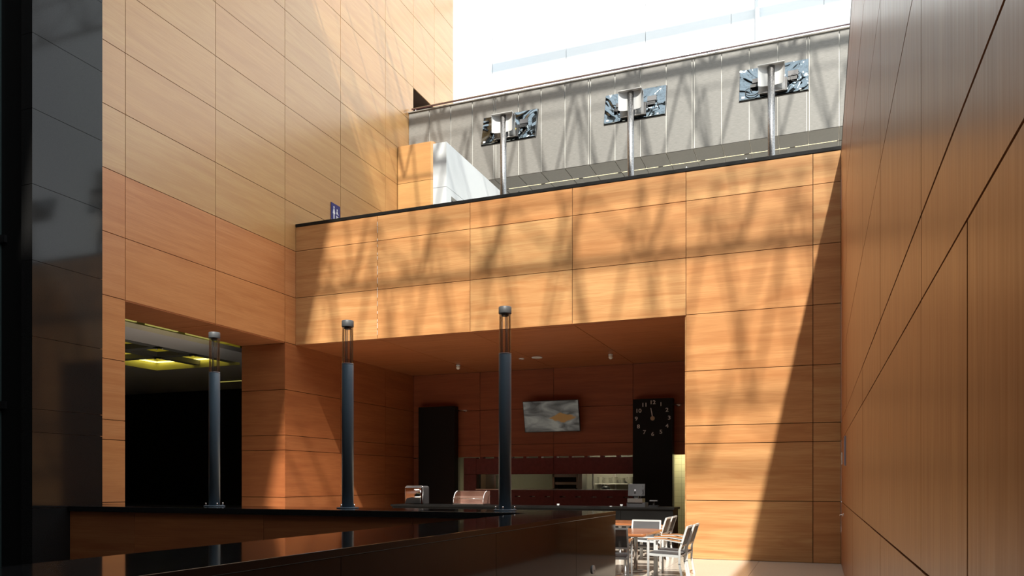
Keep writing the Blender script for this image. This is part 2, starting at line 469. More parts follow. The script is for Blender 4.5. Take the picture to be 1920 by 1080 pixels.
# ------------------------------------------------------------------ right wall
b = MB()
b.box((XR+BK, -6, 0), (XR+0.40, YB+0.30, 7.98))
wall_right = struct(b.build('wall_right', M['backing']))
YRJ = [-1.0, 1.42, 3.829, 6.24, 8.65, 11.06, 13.47, 15.88, YB]
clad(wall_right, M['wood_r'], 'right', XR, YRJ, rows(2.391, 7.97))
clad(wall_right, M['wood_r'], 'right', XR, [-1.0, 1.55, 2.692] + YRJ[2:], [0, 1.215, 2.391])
struct(MB().box((XR-0.004, -6, 7.97), (XR+0.40, YB+0.42, 8.02)).build('trim_2', M['granite_dull']))

# ------------------------------------------------------------------ cafe recess: ceiling and back wall
ceil_r = struct(MB().box((XL, YB+0.30, ZL+BK), (XC[4]+0.2, YR+0.3, 5.5)).build('ceiling', M['backing']))
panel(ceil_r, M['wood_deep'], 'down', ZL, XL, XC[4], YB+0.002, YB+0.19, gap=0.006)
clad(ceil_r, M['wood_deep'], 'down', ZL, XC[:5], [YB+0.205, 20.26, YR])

b = MB()
yb0, yb1 = YR + BK, YR + 0.22
b.box((XL, yb0, 2.391), (XC[4]+0.2, yb1, ZL))
b.box((XL, yb0, 0), (-11.75, yb1, 2.36))
b.box((-10.55, yb0, 0), (-10.105, yb1, 2.36))
b.box((-10.105, yb0, 0), (-4.6, yb1, 1.13)); b.box((-10.105, yb0, 1.155), (-4.6, yb1, 1.35))
b.box((-10.105, yb0, 1.835), (-4.6, yb1, 2.335))
wall_rec = struct(b.build('wall_recess', M['backing']))
XRJ = [XL, -9.974, -7.521, -5.063, XC[4]]
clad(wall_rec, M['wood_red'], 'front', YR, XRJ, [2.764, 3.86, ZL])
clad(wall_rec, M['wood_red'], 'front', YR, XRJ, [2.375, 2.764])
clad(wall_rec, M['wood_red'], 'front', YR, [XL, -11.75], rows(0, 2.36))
clad(wall_rec, M['burgundy'], 'front', YR, [-10.55, -10.105], [0, 1.215, 1.83, 2.36])
clad(wall_rec, M['burgundy'], 'front', YR, [-10.105, -7.521, -4.6], [1.83, 2.338])
clad(wall_rec, M['burgundy'], 'front', YR, [-10.105, -7.521, -4.6], [0, 1.132])
clad(wall_rec, M['burgundy'], 'front', YR, [-10.105, -7.521, -4.6], [1.153, 1.36])
x = -9.93
sp = MB(); sp2 = MB()
while x < -4.7:                                    # spacers that break the vent slots into dashes
    sp.box((x-0.052, YR+0.003, 2.325), (x+0.052, yb1, 2.385))
    sp2.box((x-0.16, YR+0.003, 1.128), (x+0.16, yb1, 1.157))
    x += 0.49
sp.build('spacer', M['burgundy'], wall_rec); sp2.build('spacer', M['burgundy'], wall_rec)
MB().box((-10.12, YR-0.02, 1.35), (-4.6, YR+0.30, 1.372)).build('ledge', M['steel'], wall_rec)

# kitchen behind
b = MB()
b.box((-12.3, 26.2, 0), (-2.2, 26.4, 3.0)); b.box((-12.3, yb1, 2.75), (-2.2, 26.4, 3.0))
b.box((-12.5, yb1, 0), (-12.3, 26.4, 3.0)); b.box((-2.36, yb1, 0), (-2.2, 26.4, 3.0))
struct(b.build('wall_kitchen', M['kitchen']))
struct(MB().box((-4.6, 23.9, 0), (-2.37, 24.0, 2.75)).build('wall_kitchen_tiled', M['kitchen_tile']))
for lx, ly in ((-11.2, 23.6), (-6.6, 25.2), (-3.6, 23.35)):
    k = empty('ceiling_light', (lx, ly, 2.75))
    tag(k, {-11.2: 'kitchen ceiling light panel behind the left doorway', -6.6: 'kitchen ceiling light panel above the plate shelf', -3.6: 'kitchen ceiling light panel behind the right doorway by the clock pier'}[lx], 'lamp')
    w = 0.9 if lx == -6.6 else 0.45
    MB().box((-w/2-0.03, -0.15, -0.05), (w/2+0.03, 0.15, 0)).build('housing', M['white'], k)
    MB().box((-w/2, -0.12, -0.056), (w/2, 0.12, -0.05)).build('diffuser', M['kitchen_led'] if lx == -6.6 else M['kitchen_led_strong'], k)

# ------------------------------------------------------------------ floor
b = MB()
b.box((XL, 10.40, -0.30), (XR+0.4, 27, -0.012)); b.box((-2.6, -6, -0.30), (XR+0.4, 10.40, -0.012))
floor = struct(b.build('floor', M['grout']))
def tiles(x0, x1, y0, y1, s=1.2):
    nx, ny = round((x1-x0)/s), round((y1-y0)/s)
    for i in range(nx):
        for j in range(ny):
            panel(floor, M['tile'], 'up', 0, x0+(x1-x0)*i/nx, x0+(x1-x0)*(i+1)/nx, y0+(y1-y0)*j/ny, y0+(y1-y0)*(j+1)/ny, gap=0.006, t=0.012, name='tile', proud=0.0)
tiles(XL, -2.62, 10.46, YR); tiles(-2.62, XR, 10.46, YR, 1.25); tiles(-2.55, XR, -2, 10.46, 1.25)
struct(MB().box((-14, -6, -4.6), (-2.6, 10.4, -4.4)).build('floor_lower', M['plaster_dark']))
struct(MB().box((XL, YB+0.30, 5.5), (12, 30, 7.0)).build('floor_terrace', M['tile']))
struct(MB().box((XR+0.40, -6, 6.6), (12, YB+0.3, 7.0)).build('floor_gallery', M['tile']))

# ------------------------------------------------------------------ roof and its trusses, the near hall
b = MB()
b.box((-30, -8, ZROOF), (12, -2.4, ZROOF+0.4))
b.box((-30, -2.4, ZROOF), (-8.67, 12.6, ZROOF+0.4))
b.box((-30, 12.6, ZROOF), (-12.4, 20.0, ZROOF+0.4))
struct(b.build('ceiling_roof', M['roof']))
struct(MB().box((-14, -6.3, -4.6), (12, -6, ZROOF)).build('wall_near', M['near']))
struct(MB().box((-14.3, -6, -4.6), (-12.95, 9.9, ZROOF)).build('wall_shaft', M['dark_room']))
def truss(y, zlow, zup, hy, step, x0, phase, rc, rw):
    t = MB()
    t.cyl((-12, y, zlow), (9, y, zlow), rc, n=10)
    for s in (-1, 1):
        t.cyl((-12, y+s*hy, zup), (9, y+s*hy, zup), rc*0.5, n=10)
        x = x0; k = phase
        while x < 8.6:
            a = (x, y if k % 2 == 0 else y+s*hy, zlow if k % 2 == 0 else zup)
            c = (x+step, y if k % 2 else y+s*hy, zlow if k % 2 else zup)
            t.cyl(a, c, rw, n=8); x += step; k += 1
    struct(t.build('roof_truss', M['truss']))
truss(5.5, 16.6, 19.9, 1.3, 1.05, -11.6, 0, 0.055, 0.031)
truss(7.3, 15.6, 19.9, 0.25, 0.80, -11.3, 0, 0.03, 0.029)
truss(8.9, 16.6, 19.9, 1.4, 0.92, -11.2, 1, 0.075, 0.029)
truss(11.3, 15.6, 19.9, 0.25, 0.84, -11.7, 1, 0.03, 0.031)
truss(12.9, 16.6, 19.9, 1.3, 1.05, -11.9, 0, 0.05, 0.031)
truss(15.6, 16.6, 19.9, 1.4, 0.92, -11.5, 0, 0.04, 0.031)
truss(17.6, 16.6, 19.9, 0.25, 0.80, -11.7, 1, 0.03, 0.031)
truss(19.6, 17.0, 19.9, 1.3, 1.05, -11.4, 1, 0.085, 0.031)

struct(MB().cyl((-12.2, 28.5, 20.80), (9, 28.5, 20.80), 0.12, n=12).build('roof_purlin', M['truss']))

# ------------------------------------------------------------------ grey balcony over the terrace, far white wall
GY, GZ0, GZ1 = 22.4, 10.98, 13.56
GX = [-12.36, -11.607, -10.849, -10.099, -9.338, -8.555, -7.818, -7.062, -6.302, -5.529, -4.78, -4.036, -3.272, -2.497, -1.756, -1.015, -0.242, 0.529, 1.29, 2.05, 2.8]
b = MB()
b.box((-12.36, GY+0.03, GZ0+0.03), (3, GY+0.2, GZ1)); b.box((-12.36, GY+0.2, GZ0+0.03), (3, 26.5, 12.15))
wall_up = struct(b.build('wall_upper', plain('pale_joint_backing', (0.70, 0.70, 0.66), 0.6)))
dbl = (-9.338, -6.302, -3.272, -0.242)
for i in range(len(GX)-1):
    a, c = GX[i], GX[i+1]
    if a in dbl: a += 0.035
    if c in dbl: c -= 0.035
    panel(wall_up, M['perf'], 'front', GY, a, c, GZ0, GZ1-0.02, gap=0.028)
    if GX[i+1] in dbl: panel(wall_up, M['perf'], 'front', GY, c, GX[i+1]+0.035, GZ0, GZ1-0.02, gap=0.028)
for i in range(len(GX)-1):
    panel(wall_up, M['soffit_grey'], 'down', GZ0, GX[i], GX[i+1], GY, 23.28, gap=0.02)
    panel(wall_up, M['soffit_grey'], 'down', GZ0, GX[i], GX[i+1], 23.33, 26.4, gap=0.02)
x = -9.25
while x < 2:
    MB().box((x+0.03, 23.29, GZ0+0.005), (x+1.12, 23.322, GZ0+0.02)).build('light_strip', M['warm_led'], wall_up); x += 1.232
struct(MB().box((-12.36, GY-0.03, GZ1-0.02), (3, GY+0.22, GZ1+0.01)).build('trim_3', M['plaster_dark']))
rail = empty('balcony_handrail', (-4.7, GY+0.1, GZ1))
tag(rail, 'long metal handrail with a dark red underside running along the top of the grey balcony', 'handrail')
MB().cyl((-7.6, 0, 0.155), (7.7, 0, 0.155), 0.022, n=10).build('rail', M['steel'], rail)
MB().box((-7.6, -0.015, 0.12), (7.7, 0.015, 0.136)).build('rail_underside', M['red_rail'], rail)
for i in range(9):
    MB().cyl((-7.45+i*1.85, 0, 0.0), (-7.45+i*1.85, 0, 0.13), 0.014, n=8).build('post', M['steel'], rail)

b = MB().box((-24, 30.05, 0), (14, 30.3, 27))
wall_far = struct(b.build('wall_far', plain('far_joint', (0.55, 0.60, 0.64), 0.7)))
clad(wall_far, M['far_white'], 'front', 30.0, [-15.8 + 3.2*i for i in range(9)], [7.0, 9.6, 12.2, 14.8, 17.4, 20.0, 22.6, 25.2], gap=0.016)
pipe = tag(MB().cyl((0, 0, 7), (0, 0, 26), 0.07, n=14).build('rain_pipe', M['far_white'], loc=(-2.06, 29.86, 0)), 'thin white downpipe on the bright far wall above the balcony', 'pipe')

# ------------------------------------------------------------------ terrace: timber pier, white partition, screens
pier = empty('timber_pier', (-12.335, 21.67, 7.0))
tag(pier, 'short golden timber-clad pier with a rounded corner on the upper terrace', 'pier')
def round_slab(w, d, r):
    pts = [(0, 0)] + [(w - r + r*math.sin(a), r - r*math.cos(a)) for a in [PI/2*i/8 for i in range(9)]] + [(w, d), (0, d)]
    return pts
for z0, z1 in ((0, 1.63), (1.642, 2.80), (2.812, 3.975), (3.987, 5.16)):
    o = MB().prism(round_slab(1.25, 0.70, 0.12), 2, z0, z1).build('panel', M['wood_l'], pier)
part = empty('white_partition', (-8.817, 17.956, 7.0))
tag(part, 'white painted partition wall running back across the upper terrace', 'partition')
b = MB()
b.box((-0.38, 0, 0), (0, 0.28, 2.125)); b.box((-0.38, 0.28, 1.97), (0, 0.95, 2.125)); b.box((-0.38, 0.95, 0), (0, 3.6, 2.125))
b.build('panel', M['white'], part)
b = MB(); b.box((-0.38, 0, 2.135), (0, 3.6, 3.27)); b.build('panel', M['white'], part)
MB().box((-0.36, 0.02, 2.12), (-0.02, 3.58, 2.14)).build('joint', M['joint'], part)
MB().box((-0.30, 0.28, 0), (-0.12, 0.95, 1.97)).build('door_leaf', M['grey_plastic'], part)

def bent_pipe(pts): return pts
def wall_screen(i, px, label):
    s = empty('screen_stand', (px, 16.78, 7.0))
    tag(s, label, 'screen', 'pole-mounted screens on the terrace')
    MB().cyl((0, 0, 0), (0, 0, 3.06), 0.072, n=24).build('pole', M['steel_pole'], s)
    MB().lathe([(0.14, 0), (0.14, 0.015), (0.075, 0.018)], n=24).build('base_plate', M['steel_pole'], s)
    # bracket: flat plate, two flared half-shells against the pole and a lip on top
    b = MB(); b.box((-0.26, 0.085, 2.60), (0.26, 0.10, 3.10))
    b.build('mount_plate', M['steel'], s)
    for sg in (-1, 1):
        b = MB(); n = 8; prof = []
        for k in range(n+1):
            a = PI/2*k/n
            prof.append((sg*(0.07 + 0.185*math.sin(a)), -0.01 + 0.09*math.cos(a) - 0.09 + 0.0))
        outer = [(x, y) for x, y in prof]; inner = [(x, y+0.008) for x, y in prof][::-1]
        b.prism(outer + inner, 2, 2.68, 3.08)
        b.build('bracket_wing', M['alu'], s)
    MB().box((-0.26, -0.115, 3.075), (0.26, 0.10, 3.087)).build('bracket_lip', M['alu'], s)
    tilt = math.radians(-14)
    body = MB()
    body.box((-0.675, 0.0, -0.36), (0.675, 0.045, 0.36))
    sb = body.build('screen_body', M['wavy'], s, (0.03, 0.27, 2.92), (tilt, 0, 0))
    MB().box((-0.69, 0.03, -0.375), (0.69, 0.062, 0.375)).build('bezel', M['black'], sb)
    MB().box((-0.27, -0.05, -0.33), (0.27, -0.002, -0.02)).build('rear_housing', M['black'], sb)
    for (x0, z0, x1, z1) in ((0.28, -0.10, 0.46, -0.02), (0.28, 0.0, 0.48, 0.12), (-0.46, -0.12, -0.29, -0.05), (-0.42, -0.02, -0.3, 0.08)):
        MB().box((x0, -0.035, z0), (x1, -0.001, z1)).build('connector_box', M['grey_plastic'] if z0 > -0.05 else M['black'], sb)
    MB().box((-0.63, -0.004, -0.33), (-0.57, -0.001, -0.285)).build('sticker', M['sign_white'], sb)
    MB().box((0.50, -0.004, -0.345), (0.54, -0.001, -0.32)).build('sticker', M['sign_white'], sb)
    rr = random.Random(i)
    for k in range(3):
        pts = []; x0 = rr.uniform(-0.55, -0.3) if k < 2 else rr.uniform(0.3, 0.4); z0 = rr.uniform(-0.25, 0.0)
        for t in range(14):
            a = t/13*PI*(1.5+k*0.4)
            pts.append((x0 + 0.1*math.cos(a) + 0.012*t*(1 if k < 2 else 0.6), -0.03, z0 + 0.09*math.sin(a)))
        MB().tube(pts, 0.008, 6).build('cable', M['black'], sb)
    MB().cyl((-0.05 if i else 0.18, -0.06, -0.20), (0.01 if i else 0.2, -0.06, -0.12), 0.018, n=8).build('cable_plug', M['yellow_tag'], sb)
    return s
wall_screen(0, -6.776, 'flat screen seen from behind on a steel pole, nearest the white partition')
wall_screen(1, -3.791, 'flat screen seen from behind on the middle of the three terrace poles')
wall_screen(2, -0.886, 'flat screen seen from behind on the steel pole nearest the right wall')

for k, xx in enumerate((-6.3, -2.55, -1.35)):       # small fixings on the coping
    c = empty('coping_clip', (xx, YB+0.06, ZTOP))
    tag(c, ('small black clip on the terrace coping beside the left screen pole', 'small pale clip on the terrace coping above the recess corner', 'small pale clip on the terrace coping near the right screen pole')[k], 'clip')
    MB().box((-0.04, -0.02, 0), (0.04, 0.02, 0.02)).build('foot', M['alu'] if k else M['black'], c)
    MB().cyl((-0.012, 0, 0.02), (-0.012, 0, 0.05), 0.012, n=8).build('stud', M['alu'] if k else M['black'], c)

# restroom sign on the left wall
sg = empty('restroom_sign', (XL, 18.256, 8.95))
tag(sg, 'small dark blue restroom sign with white symbols on the timber wall', 'sign')
MB().box((0.004, -0.215, -0.27), (0.022, 0.215, 0.27)).build('plate', M['sign_blue'], sg)
def flat(poly, mat, name):   # poly in (y, z)
    MB().prism(poly, 0, 0.0225, 0.026).build(name, mat, sg)
def ell(cy, cz, ry, rz, n=16): return [(cy + ry*math.cos(2*PI*i/n), cz + rz*math.sin(2*PI*i/n)) for i in range(n)]
flat([(-0.215, -0.27), (0.215, -0.27), (0.215, -0.235), (-0.215, -0.185)], M['sign_grey'], 'lower_band')
flat(ell(-0.05, -0.243, 0.05, 0.018), M['sign_white'], 'oval_mark') if False else MB().prism(ell(-0.05, -0.235, 0.055, 0.018), 0, 0.0262, 0.028).build('oval_mark', M['sign_white'], sg)
flat(ell(-0.09, 0.165, 0.024, 0.034), M['sign_white'], 'figure_head')
flat([(-0.11, 0.125), (-0.07, 0.125), (-0.035, -0.005), (-0.065, -0.02), (-0.07, -0.15), (-0.11, -0.15), (-0.115, -0.02), (-0.145, -0.005)], M['sign_white'], 'figure_body')
flat(ell(0.06, 0.125, 0.02, 0.03), M['sign_white'], 'child_head')
flat([(0.04, 0.09), (0.075, 0.085), (0.10, 0.03), (0.13, 0.015), (0.12, -0.005), (0.07, 0.02), (0.03, 0.0), (0.02, 0.03)], M['sign_white'], 'child_arm')
flat([(0.01, -0.03), (0.06, -0.04), (0.10, -0.09), (0.08, -0.17), (0.05, -0.17), (0.06, -0.10), (0.0, -0.15), (-0.02, -0.13), (0.035, -0.085)], M['sign_white'], 'child_leg')
flat([(0.10, -0.04), (0.14, -0.08), (0.15, -0.14), (0.12, -0.17), (0.11, -0.16), (0.125, -0.13), (0.115, -0.09)], M['sign_white'], 'side_stroke')

# ------------------------------------------------------------------ hall behind the left opening
hl = MB()
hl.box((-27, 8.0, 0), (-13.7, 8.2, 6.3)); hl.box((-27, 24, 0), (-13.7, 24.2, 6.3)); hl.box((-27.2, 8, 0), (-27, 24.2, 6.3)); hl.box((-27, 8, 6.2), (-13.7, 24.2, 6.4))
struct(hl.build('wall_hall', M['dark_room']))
struct(MB().box((-27, 8, -0.2), (-13.72, 24, 0)).build('floor_hall', M['tile']))
RX0, RX1, RY0, RY1, RZ = -19.3, -16.07, 10.0, 18.78, 5.15
b = MB()
b.box((RX1, 8.2, RZ), (-14.75, 24, RZ+0.12))
b.box((RX0, RY1, RZ), (RX1, 24, RZ+0.12)); b.box((RX0, 8.2, RZ), (RX1, RY0, RZ+0.12)); b.box((-27, 8.2, RZ), (RX0, 24, RZ+0.12))
hc = struct(b.build('ceiling_hall', M['plaster']))
b = MB()
b.box((RX0-0.3, RY1+0.02, RZ+0.12), (RX1, RY1+0.1, RZ+0.6)); b.box((RX0-0.1, RY0, RZ+0.12), (RX0-0.02, RY1+0.1, RZ+0.6)); b.box((RX0-0.3, RY0, RZ+0.6), (RX1, RY1+0.1, RZ+0.66))
b.build('recess_lining', M['yellow_plaster'], hc)
b = MB(); b.box((RX0, RY1-0.01, RZ-0.06), (RX1, RY1+0.01, RZ+0.14)); b.box((RX0-0.01, RY0, RZ-0.06), (RX0+0.01, RY1, RZ+0.14))
b.build('recess_lip', M['yellow_plaster'], hc)
for y in (13.3, 14.63, 15.96, 17.23):
    MB().box((RX0, y-0.13, RZ+0.02), (RX1, y+0.13, RZ+0.16)).build('ceiling_beam', M['plaster_dark'], hc)
for x in (-16.34, -17.69):
    MB().box((x-0.13, RY0, RZ+0.02), (x+0.13, RY1, RZ+0.158)).build('ceiling_beam', M['plaster_dark'], hc)
MB().box((RX0+0.1, RY1-0.09, RZ+0.16), (RX1-0.05, RY1-0.04, RZ+0.20)).build('light_strip', M['yellow_led'], hc)
MB().box((RX0+0.05, RY0+0.2, RZ+0.16), (RX0+0.1, RY1-0.1, RZ+0.20)).build('light_strip', M['yellow_led'], hc)
MB().box((-14.75, 8.2, 5.45), (-13.70, 16.3, 5.5)).build('cove_lining', M['yellow_plaster'], hc)
for i in range(5):
    MB().box((-14.70, 10.2+i*1.25, RZ+0.13), (-14.62, 11.15+i*1.25, RZ+0.17)).build('light_strip', M['cove_led'], hc)
MB().box((-19.9, 22.05, RZ-0.02), (-18.3, 22.1, RZ)).build('light_strip', M['cove_led'], hc)
for k, (x, y) in enumerate(((-16.31, 15.96), (-17.69, 17.25), (-16.37, 17.22))):
    for d in (-0.07, 0.07):
        s = empty('spotlight', (x+d, y+d*0.4, RZ+0.02))
        tag(s, ('twin mini spotlight on the near beam crossing of the hall ceiling', 'twin mini spotlight on the far beam crossing of the hall ceiling', 'twin mini spotlight on the right beam crossing of the hall ceiling')[k] + (', left one' if d < 0 else ', right one'), 'lamp', 'hall ceiling spotlights')
        MB().lathe([(0.03, -0.045), (0.034, -0.04), (0.034, 0.0)], n=12).build('housing', M['chrome'], s)
        MB().lathe([(0.024, -0.048), (0.024, -0.0451)], n=12).build('lens', M['sign_white'], s)

# ------------------------------------------------------------------ stone pillar, parapets, glazed shaft front on the left
PX, PY0, PY1 = -11.6, 8.78, 10.085
pil = empty('stone_pillar', (PX, PY0, 0))
tag(pil, 'tall polished black granite pillar against the left timber wall', 'pillar')
MB().box((-0.245, 0.02, -4.4), (-0.02, PY1-PY0-0.02, ZROOF)).build('core', M['joint'], pil)
pz = [-4.4, -2.4, -1.2, 0.0, 1.18, 2.39, 2.76, 3.91, 5.12, 6.33, 7.53, 8.73, 9.93, 11.13, 12.33, 13.53, 14.73, 15.93, 17.13, 18.33, 20]
for a, c in zip(pz[:-1], pz[1:]):
    MB().box((-0.03, 0, a+0.004), (0, PY1-PY0, c-0.004)).build('stone_slab', M['granite_wall'], pil)
    MB().box((-0.25, 0, a+0.004), (-0.034, 0.03, c-0.004)).build('stone_slab', M['granite_wall'], pil)

par = empty('parapet_across', (-7.5, 9.93, 0))
tag(par, 'timber-faced parapet with black granite coping carrying three lamp posts', 'parapet')
AX0, AX1, AY0, AY1, AZ = XL+0.02 - (-7.5), -2.57+7.5, 9.40-9.93, 10.46-9.93, 1.2
MB().box((-11.58+7.5, AY0+0.07, -4.4), (-3.6+7.5, AY1-0.02, AZ-0.09)).build('core', M['backing'], par)
MB().box((AX0, PY1+0.01-9.93, 0), (-11.5+7.5, AY1-0.02, AZ-0.09)).build('core', M['backing'], par)
cj = [-11.595, -10.167, -7.639, -5.15, -3.5]
for a, c in zip(cj[:-1], cj[1:]):
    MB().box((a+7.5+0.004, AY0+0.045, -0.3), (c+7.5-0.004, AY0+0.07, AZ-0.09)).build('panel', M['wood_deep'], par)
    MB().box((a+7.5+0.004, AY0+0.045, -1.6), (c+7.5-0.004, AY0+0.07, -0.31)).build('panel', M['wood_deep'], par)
MB().box((PX+0.005+7.5, AY0, AZ-0.085), (-3.47+7.5, AY1, AZ)).build('coping', M['granite'], par, bevel=0.004)
MB().box((AX0, PY1+0.01-9.93, AZ-0.085), (PX+7.5, AY1, AZ)).build('coping', M['granite'], par)

near = empty('parapet_near', (-3.1, 4.0, 0))
tag(near, 'long polished black granite parapet in the foreground running away from the camera', 'parapet')
def bxo(y): return -2.685 + (y - 2.5)*0.0145       # outer face, slightly splayed
def bxi(y): return -3.585 + (y - 2.5)*0.0170
YN0, YN1 = -3.0, 10.46
def L3(x, y): return (x + 3.1, y - 4.0)
MB().prism([L3(bxi(YN0), YN0), L3(bxo(YN0), YN0), L3(bxo(YN1), YN1), L3(bxi(YN1), YN1)], 2, AZ-0.05, AZ).build('coping', M['granite'], near, bevel=0.004)
MB().prism([L3(bxi(YN0)+0.05, YN0), L3(bxo(YN0)-0.06, YN0), L3(bxo(YN1)-0.06, YN1-0.04), L3(bxi(YN1)+0.05, YN1-0.04)], 2, -4.4, AZ-0.05).build('core', M['backing'], near)
ys = [-3.0, -0.8, 1.6, 4.0, 6.35, 8.68, 10.46]
for a, c in zip(ys[:-1], ys[1:]):
    MB().prism([L3(bxo(a+0.003)-0.035, a+0.003), L3(bxo(a+0.003)-0.004, a+0.003), L3(bxo(c-0.003)-0.004, c-0.003), L3(bxo(c-0.003)-0.035, c-0.003)], 2, 0.0, AZ-0.052).build('stone_slab', M['granite'], near)
so = empty('wall_socket', (bxo(9.36), 9.36, 0.515), -0.0145)
tag(so, 'small round metal key socket set in the granite face of the near parapet', 'socket')
MB().cyl((-0.004, 0, 0), (0.012, 0, 0), 0.055, n=20).build('ring', M['alu'], so)
MB().cyl((0.012, 0, -0.012), (0.014, 0, -0.012), 0.014, n=12).build('keyhole', M['black'], so)

# dark glazed front left of the pillar
gd = empty('glazed_lift_front', (-12.4, 8.86, 0))
tag(gd, 'black glass lift shaft front with slim metal edges left of the granite pillar', 'lift front')
for i, (a, c) in enumerate(((-0.53, -0.27), (-0.255, -0.03), (-0.015, 0.535))):
    MB().box((a, 0, -4.39), (c, 0.02, 19.9)).build('glass_panel', M['granite_dull'], gd)
for x_ in (-0.262, -0.022):
    MB().box((x_-0.006, -0.03, -4.4), (x_+0.006, 0.03, 19.9)).build('edge_strip', plain('dark_steel_edge', (0.05, 0.08, 0.08), 0.3), gd)
for z_ in (2.85, 5.55):
    MB().box((-0.17, -0.05, z_-0.06), (0.12, -0.002, z_+0.06)).build('clamp', M['black'], gd)
    MB().cyl((-0.08, -0.06, z_), (-0.08, -0.05, z_), 0.018, n=10).build('bolt', M['grey_plastic'], gd)
cp = empty('call_panel', (-12.62, 8.858, 1.05))
tag(cp, 'tiny dark lift call panel with pin-holes at the lower left edge', 'panel')
MB().box((-0.09, -0.012, -0.17), (0.09, 0.0, 0.12)).build('plate', M['black'], cp)
for i in range(2):
    for j in range(4):
        MB().cyl((-0.035+0.06*i, -0.016, -0.12+0.07*j), (-0.035+0.06*i, -0.012, -0.12+0.07*j), 0.007, n=8).build('pin', M['sign_grey'], cp)

# ------------------------------------------------------------------ three lamp posts
def lamp_post():
    p = empty('lamp_post')
    bp = MB().lathe([(0.165, 0), (0.165, 0.012), (0.155, 0.016)], n=32).build('base_plate', M['post'], p)
    for k in range(4):
        a = PI/4 + k*PI/2 + 0.25
        MB().cyl((0.135*math.cos(a), 0.135*math.sin(a), 0.014), (0.135*math.cos(a), 0.135*math.sin(a), 0.06), 0.011, n=8).build('bolt', M['chrome'], bp)
    MB().lathe([(0.088, 0.016), (0.088, 2.165), (0.084, 2.172)], n=32).build('shaft', M['post'], p)
    MB().lathe([(0.08, 2.173), (0.08, 2.176), (0.089, 2.178), (0.089, 2.186), (0.075, 2.188)], n=32).build('collar', M['sign_grey'], p)
    b = MB(); b.cyl((0, 0, 2.18), (0, 0, 2.735), 0.083, n=32, caps=False); b.cyl((0, 0, 2.18), (0, 0, 2.735), 0.079, n=32, caps=False)
    b.build('glass_tube', M['glass'], p)
    for k in range(3):
        a = 0.5 + k*2*PI/3
        MB().cyl((0.042*math.cos(a), 0.042*math.sin(a), 2.17), (0.042*math.cos(a), 0.042*math.sin(a), 2.76), 0.0065, n=8).build('rod', M['grey_plastic'], p)
    MB().lathe([(0.05, 2.71), (0.052, 2.735), (0.06, 2.74), (0.088, 2.74), (0.09, 2.745), (0.09, 2.83), (0.086, 2.835)], n=32).build('lamp_head', M['head'], p)
    return p
p0 = lamp_post()
for k, (x, lab) in enumerate(((-9.172, 'blue grey lamp post with clear glass top in front of the dark hall opening'), (-6.627, 'middle blue grey lamp post with clear glass top on the parapet'), (-4.062, 'tallest-looking lamp post with clear glass top, nearest the wall television'))):
    o = p0 if k == 0 else copy_tree(p0)
    o.location = (x, 10.12, AZ); o.rotation_euler = (0, 0, 0.35*k)
    tag(o, lab, 'lamp post', 'lamp posts on the parapet')

# ------------------------------------------------------------------ cafe: black piers, clock, television, counter
pl = tag(MB().box((-12.0, 22.40, 0), (-10.72, YR-0.03, 4.0)).build('black_pier', M['granite_dull']), 'plain black stone pier at the left of the cafe back wall', 'pier')
pc = tag(MB().box((-5.0, 22.40, 0), (-3.855, YR-0.03, 3.99)).build('black_pier', M['granite_dull']), 'black stone pier carrying the clock at the right of the cafe', 'pier')
ck = empty('wall_clock', (-4.42, 22.399, 3.42))
tag(ck, 'large round-dial clock of pale numerals on the black stone pier', 'clock')
rx, rz = 0.475, 0.455
for h in range(1, 13):
    a = math.radians(90 - 30*h)
    cu = bpy.data.curves.new('numeral', 'FONT'); cu.body = str(h); cu.size = 0.155; cu.align_x = 'CENTER'; cu.align_y = 'CENTER'; cu.extrude = 0.006
    cu.offset = 0.002
    cu.materials.append(M['alu'])
    tmp = bpy.data.objects.new('numeral_curve', cu); col.objects.link(tmp)
    me = bpy.data.meshes.new_from_object(tmp.evaluated_get(bpy.context.evaluated_depsgraph_get()))
    bpy.data.objects.remove(tmp); me.materials.clear(); me.materials.append(M['alu'])
    o = link_mesh('numeral', me, ck)
    o.location = (rx*math.cos(a), -0.012, rz*math.sin(a)); o.rotation_euler = (PI/2, 0, 0); o.scale = (1.15, 1, 1)
MB().cyl((0, -0.035, 0), (0, 0, 0), 0.062, n=24).build('hub', plain('brass_hub', (0.55, 0.42, 0.28), 0.35, metal=0.6), ck)
MB().bar((0.0, -0.022, 0), (-0.05, -0.022, 0.30), 0.02, 0.005, up=(0, 1, 0)).build('minute_hand', M['alu'], ck)
MB().bar((0.0, -0.016, 0), (-0.03, -0.016, 0.2), 0.028, 0.005, up=(0, 1, 0)).build('hour_hand', M['alu'], ck)

tv = empty('wall_television', (-7.50, 22.42, 3.575))
tag(tv, 'flat television with a grey and orange picture, tilted on the red back wall', 'television')
b = MB().box((-0.88, 0, -0.475), (0.88, 0.06, 0.475)).build('casing', M['black'], tv, (0, 0, 0), (math.radians(13), 0, 0))
MB().box((-0.865, -0.004, -0.455), (0.865, 0.0, 0.46)).build('pattern', M['tv_pattern'], tv, (0, 0, 0), (math.radians(13), 0, 0))
MB().box((-0.2, 0.06, -0.2), (0.2, 0.29, 0.2)).build('wall_bracket', M['black'], tv)

for k, (x, z, L_) in enumerate(((-10.72, 3.86, 0.46), (-3.85, 3.80, 0.2))):
    t = empty('arm_lamp', (x, 22.5, z))
    tag(t, ('slim metal arm lamp reaching out beside the left black pier', 'slim metal arm lamp beside the clock pier')[k], 'lamp')
    MB().cyl((0, 0, 0), (L_, -0.25, -0.02), 0.014, n=8).build('arm', M['steel'], t)
    MB().cyl((L_-0.05, -0.22, -0.05), (L_+0.06, -0.28, -0.03), 0.026, n=10).build('lamp_head', M['steel'], t)

